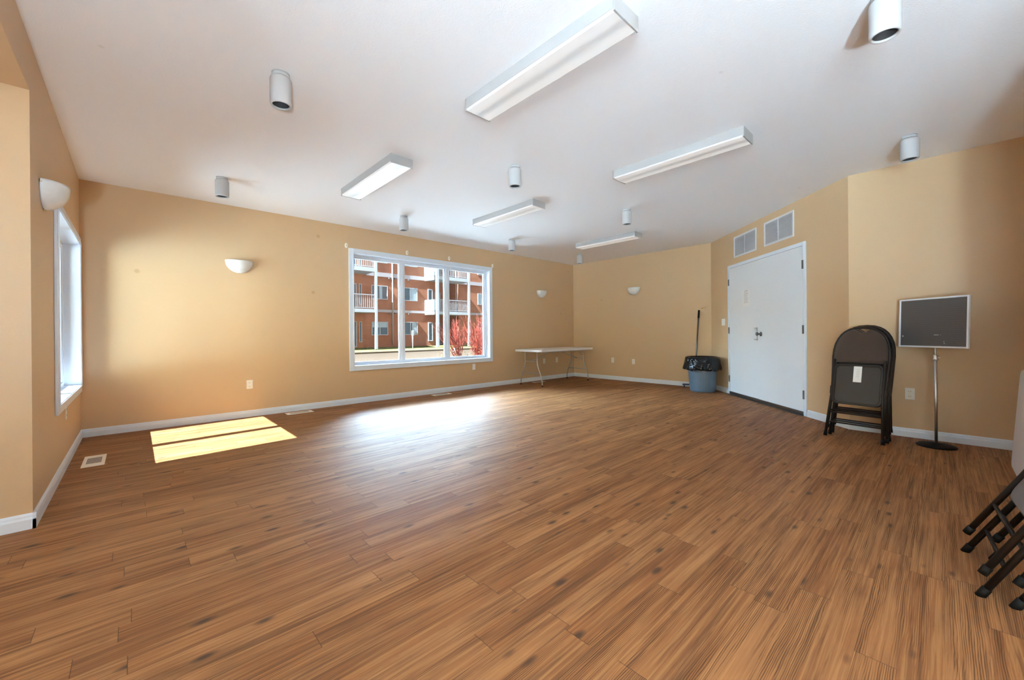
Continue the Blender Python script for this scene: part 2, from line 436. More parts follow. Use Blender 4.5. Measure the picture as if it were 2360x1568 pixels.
struct(MB().box(X3, X3 + T, CXY[1] - .1, Y2, 0, H).build('wall_east', MW))
o = MB().prism([(CXY[0], CXY[1]), (DXY[0], DXY[1]), (DXY[0] + .3, DXY[1] - .1), (CXY[0] + .3, CXY[1] - .1)], 'z', 0, H).build('wall_southeast', MW); struct(o)
struct(MB().box(X5, X5 + T, YS - T, DXY[1], 0, H).build('wall_right', MW))
mb = MB(); mb.box(-3.2, XH + T, YH - T, YH, 0, H); mb.box(XH, XH + T, YH, YS, 0, H); mb.box(XH + T, 3.13, YS - T, YS, 0, H); mb.box(3.13, X5, YS - T, -.535, 0, H); struct(mb.build('wall_south', MW))

# baseboards: stepped profile, base at the wall plane
BP = [(0, 0), (-.014, 0), (-.014, .055), (-.010, .068), (-.010, .076), (-.004, .088), (0, .088)]
def baseboard(name, mtx, a, b, ext=0.0):
    mb = MB(); mb.prism(BP, 'x', a, b)
    return struct(mb.build(name, M_TRIM, mtx=mtx))
baseboard('baseboard_north', WN, X1, X3)
baseboard('baseboard_west', WW, YA - .014, Y2)
baseboard('baseboard_east', WE, -Y2, -CXY[1])
bb = MB(); LD = (X3 - X5) / r2
bb.prism(BP, 'x', 0, 0.655); bb.prism(BP, 'x', 2.61, LD + .01)
struct(bb.build('baseboard_southeast', M_TRIM, mtx=WD))
baseboard('baseboard_right', WR, -DXY[1], .535)
baseboard('baseboard_alcove', frame_mtx((0, YA, 0), (1, 0, 0), (0, 1, 0)), -3.2, X1 + .014)
baseboard('baseboard_south', frame_mtx((0, YS, 0), (-1, 0, 0), (0, -1, 0)), -3.13, -XH)

# ------------------------------------------------------------------ windows
def window(name, mtx, x0, x1, z0, z1, mulls, tw, portal_dir):
    root = struct(empty(name, mtx=mtx))
    mb = MB()
    t2 = .004
    # mitred-looking trim boards with a raised inner bead
    mb.frame(x0 - tw, x1 + tw, z0 - tw, z1 + tw, tw, -.018, -.0005, .003)
    mb.frame(x0 - .012, x1 + .012, z0 - .012, z1 + .012, .012, -.024, -.017)
    mb.build('window_trim', M_TRIM, root)
    mb = MB()                                      # jamb lining
    mb.box(x0, x0 + .006, -.017, .199, z0, z1); mb.box(x1 - .006, x1, -.017, .199, z0, z1)
    mb.box(x0 + .006, x1 - .006, -.017, .199, z0, z0 + .006); mb.box(x0 + .006, x1 - .006, -.017, .199, z1 - .006, z1)
    mb.build('window_jamb', M_VINYL, root)
    mb = MB()
    fw = .045
    mb.frame(x0 + .006, x1 - .006, z0 + .006, z1 - .006, fw - .006, .105, .165, .003)
    for m0, m1 in mulls:
        mb.box(m0, m1, .100, .165, z0 + fw, z1 - fw, .003)
        c = (m0 + m1) / 2; mb.box(c - .006, c + .006, .094, .101, z0 + fw, z1 - fw)
    xs = [x0 + fw] + [v for p in mulls for v in p] + [x1 - fw]
    for i in range(0, len(xs), 2):                  # glazing beads
        mb.frame(xs[i], xs[i + 1], z0 + fw, z1 - fw, .014, .118, .15)
    mb.build('window_sash', M_VINYL, root)
    for i in range(0, len(xs), 2):
        MB().box(xs[i] + .01, xs[i + 1] - .01, .134, .136, z0 + fw + .01, z1 - fw - .01).build('window_pane', M_CLEAR, root)
    c = mtx @ Vector(((x0 + x1) / 2, .19, (z0 + z1) / 2)); portal(c, portal_dir, x1 - x0, z1 - z0)
    return root
window('window_1', WN, WX0, WX1, WZ0, WZ1, [(3.352, 3.436), (4.278, 4.372)], .072, (0, -1, 0))
window('window_2', WW, VY0, VY1, VZ0, VZ1, [(5.245, 5.335)], .07, (1, 0, 0))

struct(MB().box(.2, 8.2, Y2 + T, 8.2, 2.92, 3.06).build('sky_blocker_slab', M_TRIM))  # unseen overhang added above the window to cut steep sky light
# unseen block added to the west to hide the low sky
struct(MB().box(-34, -22, -20, 40, -.15, 8).build('sky_blocker_west', MW))
# unseen roof added outside the hall glazing to block sky light
struct(MB().box(-6.0, -3.35, YH - .6, 2.2, 2.75, 2.95).build('sky_blocker_roof', M_TRIM))
# unseen glazing added at the alcove end to let fill light in
WA = frame_mtx((-3.2 + .0, 0, 0), (0, 1, 0), (-1, 0, 0))
window('added_window_3', WA, YH + .15, -.7, .1, HA - .05, [(-1.98, -1.90)], .06, (1, 0, 0))

# ------------------------------------------------------------------ double door in the diagonal wall
door = struct(empty('door_1', mtx=WD))
mb = MB(); D0, D1, DZ = .662, 2.603, 2.215
mb.box(D0, D0 + .045, -.02, .0, 0, DZ, .003); mb.box(D1 - .045, D1, -.02, 0, 0, DZ, .003); mb.box(D0 + .045, D1 - .045, -.02, 0, DZ - .05, DZ, .003)
mb.build('door_frame', M_TRIM, door)
for k, (a, b) in enumerate(((D0 + .049, 1.578), (1.582, D1 - .049))):
    leaf = MB().box(a, b, -.012 - .006 * k, 0, .03, DZ - .054, .002).build('door_leaf', M_DOOR, door)
    hx = a - .008 if k == 0 else b + .008
    for hz in (1.925, 1.10, .27):
        mb = MB()
        for j in range(5): mb.tube([(hx, -.026, hz - .055 + j * .022), (hx, -.026, hz - .055 + j * .022 + .020)], .008, 8)
        mb.box(hx - .014, hx + .014, -.0235, -.0195, hz - .055, hz + .055)
        part(mb.build('hinge', M_STEEL, leaf), 'dark steel butt hinge')
    mb = MB().box(a, b, -.026 - .006 * k, -.012 - .006 * k, .012, .055, .003)
    part(mb.build('door_sweep', M_STEEL, leaf), 'dark metal sweep along the bottom')
    if k == 0:
        mb = MB(); y0 = -.012
        mb.tube([(1.535, y0, 1.13), (1.535, y0 - .045, 1.13), (1.535, y0 - .052, 1.12), (1.535, y0 - .052, .965), (1.535, y0 - .045, .955), (1.535, y0, .955)], .007, 8)
        mb.box(1.522, 1.548, y0 - .004, y0, .94, 1.145, .001)
        part(mb.build('pull_handle', M_CHROME, leaf), 'chrome pull handle')
    else:
        mb = MB(); mtx = Matrix.Rotation(PI / 2, 4, 'X')
        mb.lathe([(0, .0), (.034, .0), (.034, .006), (.012, .012), (.011, .035), (.020, .042), (.027, .052), (.027, .062), (.018, .072), (0, .074)], 20)
        for v in mb.bm.verts: v.co = Vector((1.64, -.018, 1.04)) + mtx @ v.co
        part(mb.build('door_knob', M_STEEL, leaf), 'dark steel round knob')
mb = MB().box(D0 + .045, D1 - .045, -.055, .0, .0, .009, .002)
mb.build('threshold', M_STEEL, door)

# notice on the left leaf
nt_ = tag(empty('paper_notice', mtx=WD @ Matrix.Translation((1.128, -.0135, 1.478))), 'white paper notice with faint grey lines taped to the left door leaf', 'notice')
MB().box(0, .213, -.0008, 0, 0, .276).build('sheet', M_PAPER, nt_)
mb = MB()
for i, (a, b) in enumerate([(.06, .16), (.05, .15), (.045, .17), (.04, .15), (.05, .14), (.05, .16), (.045, .16), (.05, .15), (.045, .17)]):
    z = .245 - i * .023; mb.box(a, b, -.0014, -.0009, z, z + (.009 if i else .013))
part(mb.build('print', M_INK, nt_), 'faint grey lines of print')

# ------------------------------------------------------------------ vent grilles above the door
def grille(x0, x1, z0, z1, label):
    r = tag(empty('vent_grille', mtx=WD @ Matrix.Translation((x0, 0, z0))), label, 'air vent', 'return air grilles above the double doors')
    w, h = x1 - x0, z1 - z0
    MB().frame(0, w, 0, h, .028, -.012, -.0005, .003).build('frame', M_GRILLE, r)
    MB().box(.028, w - .028, -.002, -.0005, .028, h - .028).build('duct_opening', M_DUCT, r)
    mb = MB(); n = 17
    for i in range(n):
        z = .030 + (h - .06) * (i + .5) / n
        mb.prism([(-.011, z - .007), (-.010, z - .0075), (-.002, z + .006), (-.003, z + .0065)], 'x', .028, w - .028)
    mb.box(w / 2 - .003, w / 2 + .003, -.011, -.002, .028, h - .028)
    mb.build('louvres', M_GRILLE, r)
grille(.86, 1.522, 2.32, 2.67, 'left of two white louvred grilles above the double doors')
grille(1.723, 2.38, 2.325, 2.675, 'right of two white louvred grilles above the double doors')

# ------------------------------------------------------------------ power outlets, switch
def outlet(mtx, x, z, label, kind='duplex', group='power outlets low on the walls'):
    w, h = .07, .115
    r = tag(empty('power_outlet', mtx=mtx @ Matrix.Translation((x, 0, z))), label, 'outlet', group)
    MB().box(-w / 2, w / 2, -.006, -.0003, -h / 2, h / 2, .002).build('cover_plate', M_PLASTIC, r)
    if kind == 'duplex':
        for s in (-1, 1):
            f = MB().box(-.016, .016, -.008, -.0055, s * .025 - .017, s * .025 + .017, .002).build('socket', M_IVORY, r)
            mb = MB(); mb.box(-.008, -.0055, -.0086, -.0078, s * .025 - .005, s * .025 + .007); mb.box(.0055, .008, -.0086, -.0078, s * .025 - .005, s * .025 + .007)
            mb.box(-.002, .002, -.0086, -.0078, s * .025 - .012, s * .025 - .008)
            mb.build('slots', M_SLOT, f)
    else:
        MB().box(-.017, .017, -.008, -.0055, -.033, .033, .002).build('insert', M_PLASTIC, r)
outlet(WN, 1.11, .43, 'white outlet low on the long wall below the bowl sconce left of the window')
outlet(WN, 4.866, .43, 'white outlet plate under the right end of the large window', 'blank')
outlet(WN, 6.914, .435, 'left of the two white outlets behind the folding table')
outlet(WN, 7.36, .44, 'right of the two white outlets behind the folding table')
outlet(WE, -5.18, .447, 'white outlet on the far wall nearer to the folding table')
outlet(WE, -4.654, .435, 'white outlet on the far wall nearer to the rubbish bin')
outlet(WW, 5.02, .45, 'white outlet on the left wall below the side window')
outlet(WR, -.228, .437, 'white outlet between the folding chair stack and the sign stand')
sw = tag(empty('light_switch', mtx=WD @ Matrix.Translation((.475, 0, 1.25))), 'white two-rocker light switch plate left of the double doors', 'switch')
MB().box(-.06, .06, -.007, -.0003, -.06, .06, .002).build('cover_plate', M_PLASTIC, sw)
for s in (-1, 1): MB().box(s * .024 - .016, s * .024 + .016, -.011, -.0065, -.032, .032, .002).build('rocker', M_PLASTIC, sw)

# curtain rod brackets left above the window
for x, z, lab in ((2.40, 2.466, 'cream oval wall plug at the top left corner of the large window'), (3.436, 2.487, 'cream oval wall plug above the left mullion of the large window'),
                  (4.305, 2.495, 'cream oval wall plug above the right mullion of the large window'), (5.372, 2.472, 'cream oval wall plug at the top right corner of the large window')):
    r = tag(empty('wall_plug', mtx=WN @ Matrix.Translation((x, 0, z))), lab, 'wall plug', 'curtain rod wall plugs above the window')
    mb = MB(); mb.lathe([(.026, 0), (.026, .004), (.02, .008), (0, .0085)], 20)
    for v in mb.bm.verts: v.co = Vector((v.co.x, -v.co.z - .0003, v.co.y * 1.55))
    mb.build('plug_plate', M_IVORY, r)
    mb = MB(); mb.lathe([(.006, 0), (.006, .004), (0, .005)], 10)
    for v in mb.bm.verts: v.co = Vector((v.co.x, -v.co.z - .008, v.co.y))
    mb.build('screw', M_BRASS, r)

# ------------------------------------------------------------------ wall sconces (half bowls)
def sconce(mtx, x, ztop, label):
    r = tag(empty('wall_sconce', mtx=mtx @ Matrix.Translation((x, 0, ztop))), label, 'wall light', 'half bowl wall sconces')
    W_, D_, H_ = .155, .115, .165
    mb = MB(); nz, na = 12, 20; outer = []
    for i in range(nz + 1):
        t = i / nz; zz = -H_ * t; f = max(0.0, 1 - t ** 2.2) ** .55
        outer.append([mb.bm.verts.new((W_ * f * math.cos(PI * k / na), -.006 - D_ * f * math.sin(PI * k / na), zz)) for k in range(na + 1)])
    inner = []
    for i in range(nz):
        t = i / nz; zz = -H_ * t * .96; f = max(0.0, 1 - t ** 2.2) ** .55
        inner.append([mb.bm.verts.new(((W_ * f - .006) * math.cos(PI * k / na), -.006 - (D_ * f - .006) * math.sin(PI * k / na), zz)) for k in range(na + 1)])
    for g in (outer, inner):
        for i in range(len(g) - 1):
            for k in range(na):
                f = mb.bm.faces.new((g[i][k], g[i][k + 1], g[i + 1][k + 1], g[i + 1][k])); f.smooth = True
    for k in range(na): mb.bm.faces.new((outer[0][k], outer[0][k + 1], inner[0][k + 1], inner[0][k]))
    mb.build('glass_shade', M_GLASSW, r)
    pl = [(W_ * .93 * math.cos(a) * (1), -H_ * .95 * math.sin(a) ** .8 if math.sin(a) > 1e-6 else 0) for a in [PI * k / 20 for k in range(21)]]
    MB().prism(pl, 'y', -.006, -.0005).build('back_plate', M_METALW, r)
    for cxx, czz in ((-.148, -.012), (.148, -.012), (0, -.158)):
        c = MB(); c.box(cxx - .006, cxx + .006, -.014, -.001, czz - .010, czz + .010, .002); part(c.build('clip', M_BRASS, r), 'small brass clip')
    return r
sconce(WN, 1.005, 2.062, 'white half bowl wall sconce left of the large window')
sconce(WN, 6.83, 2.055, 'white half bowl wall sconce on the long wall above the folding table')
sconce(WE, -4.63, 2.065, 'white half bowl wall sconce on the far wall above the outlets')
sconce(WW, 3.97, 2.07, 'white half bowl wall sconce on the left wall beside the side window')

# ------------------------------------------------------------------ ceiling fixtures
def fluorescent():
    r = empty('fluorescent_light')
    w, L_, h = .1125, .62, .084
    mb = MB(); mb.box(-w, w, -L_ + .012, L_ - .012, -.022, -.0005); mb.box(-w - .001, -w + .0005, -L_ + .012, L_ - .012, -.074, -.02); mb.box(w - .0005, w + .001, -L_ + .012, L_ - .012, -.074, -.02)
    mb.build('housing', M_FIX, r)
    prof = [(-w + .001, -.030), (-w + .001, -h + .014), (-w + .006, -h + .004), (-w + .014, -h), (w - .014, -h), (w - .006, -h + .004), (w - .001, -h + .014), (w - .001, -.030)]
    mb = MB(); mb.prism(prof, 'y', -L_ + .010, L_ - .010); mb.build('diffuser', M_LENS, r)
    for s in (-1, 1):
        mb = MB(); a, b = sorted((s * L_, s * (L_ - .011))); mb.box(-w - .002, w + .002, a, b, -h - .002, -.0005, .002)
        mb.build('end_cap', M_FIX, r)
    return r
fl0 = fluorescent()
FLS = [(1.863, 1.723, 'nearest fluorescent ceiling fixture, cut by the top edge of the picture'), (1.863, 4.120, 'fluorescent ceiling fixture near the long wall, left of the large window'),
       (3.771, 1.723, 'fluorescent ceiling fixture on the right, nearest to the vent grilles'), (3.771, 4.120, 'fluorescent ceiling fixture in front of the right half of the large window'),
       (6.218, 4.120, 'farthest and smallest fluorescent ceiling fixture, near the far corner')]
for i, (x, y, lab) in enumerate(FLS):
    o = fl0 if i == 0 else copy_tree(fl0)
    o.location = (x, y, H); tag(o, lab, 'ceiling light', 'fluorescent ceiling fixtures')

def spot():
    r = empty('ceiling_spotlight')
    MB().lathe([(0, -.0005), (.052, -.0005), (.052, -.016), (.046, -.022), (0, -.022)], 32).build('canopy', M_CAN, r)
    mb = MB()
    mb.lathe([(0, -.022), (.048, -.022), (.060, -.034), (.063, -.044), (.063, -.188), (.0615, -.200), (.057, -.206), (.052, -.206), (.049, -.200), (.049, -.07), (0, -.07)], 40)
    mb.build('cylinder', M_CAN, r, weld=True)
    mb = MB(); mb.lathe([(.0488, -.196), (.0480, -.10), (0, -.10)], 32); part(mb.build('baffle', M_VOID, r), 'dark inner baffle')
    mb = MB(); mb.lathe([(0, -.165), (.018, -.162), (.030, -.152), (.033, -.140), (.024, -.115), (.014, -.10)], 24); mb.build('bulb', M_GLASSW, r)
    return r
sp0 = spot()
SPS = [(.70, 2.92, 'cylinder ceiling spotlight nearest to the left wall, seen well from below'), (.69, 5.26, 'cylinder ceiling spotlight in the corner above the sunlit floor patch'),
       (2.82, 2.95, 'cylinder ceiling spotlight between the two middle fluorescent fixtures and the large window'), (2.82, 5.26, 'cylinder ceiling spotlight close above the left part of the large window'),
       (4.95, 2.955, 'cylinder ceiling spotlight just above the farthest fluorescent fixture in the picture'), (4.955, 5.28, 'cylinder ceiling spotlight close above the right end of the large window'),
       (2.775, .19, 'largest cylinder ceiling spotlight, cut by the top edge at the right'), (4.945, .186, 'cylinder ceiling spotlight near the right wall above the sign stand'),
       (6.98, 5.31, 'smallest cylinder ceiling spotlight, by the far corner of the room')]
for i, (x, y, lab) in enumerate(SPS):
    o = sp0 if i == 0 else copy_tree(sp0)
    o.location = (x, y, H); tag(o, lab, 'ceiling light', 'cylinder ceiling spotlights')

# unseen fill lamp added behind the camera to brighten the ceiling
gm, gt, gb = new_mat('fill_lamp_glow')
gb.inputs['Emission Color'].default_value = (0.62, 0.82, 1.0, 1); gb.inputs['Emission Strength'].default_value = 250
gb.inputs['Base Color'].default_value = (0.8, 0.8, 0.8, 1)
gl_ = tag(empty('fill_uplight', (-.45, -1.12, -.25)), 'added fill lamp with a wide white bowl throwing its light up, unseen behind the camera', 'lamp')
MB().lathe([(0, .251), (.16, .251), (.16, .27), (.03, .29), (.015, .30), (.015, .70), (0, .70)], 24).build('stand', M_METALW, gl_)
MB().lathe([(0, .68), (.20, .69), (.36, .76), (.45, .892), (.44, .896), (.35, .775), (.19, .70), (0, .69)], 48).build('bowl', M_METALW, gl_, weld=True)
MB().lathe([(.10 * math.sin(PI * k / 12), .85 - .10 * math.cos(PI * k / 12)) for k in range(13)], 24).build('bulb', gm, gl_, weld=True)

# ------------------------------------------------------------------ floor registers
def register(x0, x1, y0, y1, along, label):
    r = tag(empty('floor_register', ((x0 + x1) / 2, (y0 + y1) / 2, 0)), label, 'floor vent', 'floor registers along the walls')
    hx, hy = (x1 - x0) / 2, (y1 - y0) / 2
    MB().box(-hx, hx, -hy, hy, .0002, .005, .002).build('plate', M_IVORY, r)
    mb = MB(); n = 11 if along == 'y' else 12
    for i in range(n):
        t = (i + .5) / n * 2 - 1
        if along == 'y':
            xq = t * hx * .66; mb.box(xq - .0024, xq + .0024, -hy * .52, hy * .52, .0048, .0056)
        else:
            xx_ = t * hx * .72; mb.box(xx_ - .005, xx_ + .005, -hy * .5, hy * .5, .0048, .0056)
    part(mb.build('slots', M_SLOT, r), 'dark slots')
register(-.335, -.195, 4.84, 5.26, 'y', 'cream floor register near the left corner, its dark slots visible')
register(1.50, 1.835, 6.05, 6.20, 'x', 'floor register by the long wall just right of the sunlit patch')
register(3.80, 4.17, 6.04, 6.17, 'x', 'floor register by the long wall below the large window')
register(6.34, 6.68, 6.05, 6.17, 'x', 'floor register by the wall behind the folding table legs')

# ------------------------------------------------------------------ folding table
def rrect(x0, x1, y0, y1, r, n=6):
    pts = []
    for cxx, cyy, a in ((x1 - r, y1 - r, 0), (x0 + r, y1 - r, PI / 2), (x0 + r, y0 + r, PI), (x1 - r, y0 + r, 1.5 * PI)):
        for k in range(n + 1): pts.append((cxx + r * math.cos(a + PI / 2 * k / n), cyy + r * math.sin(a + PI / 2 * k / n)))
    return pts
def table_top(L_, W_, z0, z1):
    mb = MB(); a = rrect(-L_ / 2, L_ / 2, -W_ / 2, W_ / 2, .07); b = rrect(-L_ / 2 + .008, L_ / 2 - .008, -W_ / 2 + .008, W_ / 2 - .008, .062)
    rings = []
    for ring, z in ((b, z1), (a, z1 - .008), (a, z0), (b, z0), ): rings.append([mb.bm.verts.new((p[0], p[1], z)) for p in ring])
    n = len(a)
    for i in range(3):
        for k in range(n): mb.bm.faces.new((rings[i][k], rings[i][(k + 1) % n], rings[i + 1][(k + 1) % n], rings[i + 1][k]))
    mb.bm.faces.new(rings[0]); mb.bm.faces.new(list(reversed(rings[3])))
    return mb
t = tag(empty('folding_table', (6.735, 5.805, 0)), 'white plastic folding table with grey tube legs standing in the far corner', 'table', 'white folding tables')
ZT = .745
table_top(1.80, .755, ZT - .042, ZT).build('tabletop', M_TABLE, t)
mb = MB(); mb.box(-.78, .78, -.30, -.275, ZT - .062, ZT - .042); mb.box(-.78, .78, .275, .30, ZT - .062, ZT - .042)
mb.build('apron_rails', M_TLEG, t)
for s in (-1, 1):
    for q in (-1, 1):
        mb = MB(); X = s * .765
        mb.tube([(X, q * .17, ZT - .045), (X, q * .17, .50), (X, q * .175, .44), (X, q * .20, .37), (X, q * .245, .27), (X, q * .285, .17), (X, q * .303, .10), (X, q * .305, .02)], .0125, 10)
        leg = mb.build('leg', M_TLEG, t)
        mb = MB(); mb.tube([(X, q * .305, .001), (X, q * .305, .028)], .0155, 10); part(mb.build('foot_cap', M_RUBBER, leg), 'black rubber foot cap')
    mb = MB(); mb.tube([(X, -.245, .262), (X, .245, .262)], .010, 8); mb.build('cross_bar', M_TLEG, t)
    mb = MB(); mb.tube([(X, -.17, .50), (X, .17, .50)], .008, 8); mb.build('cross_bar', M_TLEG, t)
    mb = MB(); mb.tube([(X, 0, .50), (s * .10, 0, ZT - .045)], .009, 8); mb.build('folding_brace', M_TLEG, t)
mb = MB(); mb.tube([(.765, -.17, .62), (.74, -.165, .585), (.70, -.165, .585), (.66, -.165, .62), (.63, -.165, ZT - .045)], .008, 8); mb.build('handle_loop', M_TLEG, t)

# second folding table on its side against the south wall
t2 = tag(empty('folding_table'), 'folded white table leaning on its long edge against the wall at the right edge', 'table', 'white folding tables')
table_top(1.83, .765, -.022, .022).build('tabletop', M_TABLE, t2)
mb = MB(); mb.box(-.8, .8, -.30, -.27, -.040, -.022); mb.box(-.8, .8, .27, .30, -.040, -.022); mb.build('apron_rails', M_TLEG, t2)
lean = math.atan2(.052, .765)
# local z -> +Y (face to the room), local y -> up, local x -> -X
Rm = Matrix(((-1, 0, 0), (0, math.sin(-lean), math.cos(lean)), (0, math.cos(lean), math.sin(lean)))).to_4x4()
t2.matrix_world = Matrix.Translation((4.125, -.41, .384)) @ Rm
t3 = copy_tree(t2); t3.matrix_world = Matrix.Translation((4.10, -.475, .384)) @ Rm
tag(t3, 'second folded white table, between the leaning one at the right edge and the wall', 'table', 'white folding tables')

# ------------------------------------------------------------------ bin, bag, broom
BX, BY = 7.525, 2.985
b = tag(empty('rubbish_bin', (BX, BY, 0)), 'round blue-grey plastic rubbish bin by the double doors', 'bin')
mb = MB(); mb.lathe([(0, .004), (.195, .002), (.205, .010), (.213, .03), (.255, .585), (.272, .590), (.275, .612), (.268, .622), (.258, .615), (.250, .585), (.205, .02), (0, .016)], 32, smooth=False)
mb.build('bucket', M_BIN, b, weld=True)
for s in (-1, 1):
    mb = MB(); a = s * PI / 2 + .9
    ca, sa = math.cos(a), math.sin(a)
    mb.tube([(.245 * ca - .05 * sa, .245 * sa + .05 * ca, .47), (.285 * ca - .045 * sa, .285 * sa + .045 * ca, .455), (.285 * ca + .045 * sa, .285 * sa - .045 * ca, .455), (.245 * ca + .05 * sa, .245 * sa - .05 * ca, .47)], .010, 8)
    mb.build('carry_handle', M_BIN, b)
mb = MB(); seg = 64; rnd = random.Random(4)
ph = [rnd.uniform(0, 2 * PI) for _ in range(6)]
def wob(a, k): return .5 * math.sin(5 * a + ph[0] + k) + .3 * math.sin(9 * a + ph[1] - 1.7 * k) + .25 * math.sin(14 * a + ph[2] + 2.3 * k)
rings = []
for j, (r, z, w_) in enumerate([(.20, .30, .003), (.235, .50, .003), (.248, .60, .002), (.262, .630, .002), (.284, .622, .002), (.290, .58, .005), (.297, .53, .010), (.307, .48, .014), (.318, .43, .018), (.315, .40, .02), (.296, .392, .016)]):
    rings.append([mb.bm.verts.new(((r + w_ * wob(2 * PI * k / seg, j * .35)) * math.cos(2 * PI * k / seg), (r + w_ * wob(2 * PI * k / seg, j * .35)) * math.sin(2 * PI * k / seg), z + (.014 * wob(2 * PI * k / seg, 2) if j > 6 else 0))) for k in range(seg)])
for i in range(len(rings) - 1):
    for k in range(seg):
        f = mb.bm.faces.new((rings[i][k], rings[i][(k + 1) % seg], rings[i + 1][(k + 1) % seg], rings[i + 1][k])); f.smooth = True
mb.bm.faces.new(rings[0])
bag = tag(mb.build('bin_liner', M_BAG, mtx=Matrix.Translation((BX, BY, 0))), 'shiny black plastic liner folded over the rim of the rubbish bin', 'bin liner')

br = tag(empty('push_broom'), 'push broom with dark blue head and steel pole leaning in the corner behind the bin', 'broom')
bx, by = 7.86, 3.27
mb = MB(); mb.box(-.21, .21, -.03, .03, .045, .075, .006); mb.box(-.19, -.165, -.025, .025, .001, .05); mb.box(.165, .19, -.025, .025, .001, .05)
hd = mb.build('broom_head', M_BLUE, br, mtx=Matrix.Translation((bx - .0, by, 0)) @ Matrix.Rotation(math.radians(-70), 4, 'Z'))
mb = MB(); mb.tube([(bx, by, .07), (7.985, 3.225, 1.45)], .015, 10); mb.build('pole', M_STEEL, br)
mb = MB(); mb.tube([(7.975, 3.2285, 1.35), (7.988, 3.224, 1.50)], .0175, 10); part(mb.build('grip', M_RUBBER, br), 'black grip at the pole end')
hk = tag(empty('wall_hook', mtx=WE @ Matrix.Translation((-3.17, 0, 1.535))), 'thin brass double hook on the far wall at the top of the broom pole', 'hook')
mb = MB(); mb.tube([(-.075, -.003, .01), (-.03, -.02, -.003), (0, -.012, -.004), (.03, -.03, .012), (.055, -.045, .02), (.075, -.04, .0), (.06, -.02, -.03)], .0022, 6)
mb.tube([(.03, -.03, .012), (.09, -.03, .028), (.11, -.025, .022)], .002, 6)
mb.build('hook_wire', M_BRASS, hk)
MB().box(-.012, .012, -.003, -.0003, -.012, .012, .001).build('hook_plate', M_BRASS, hk)

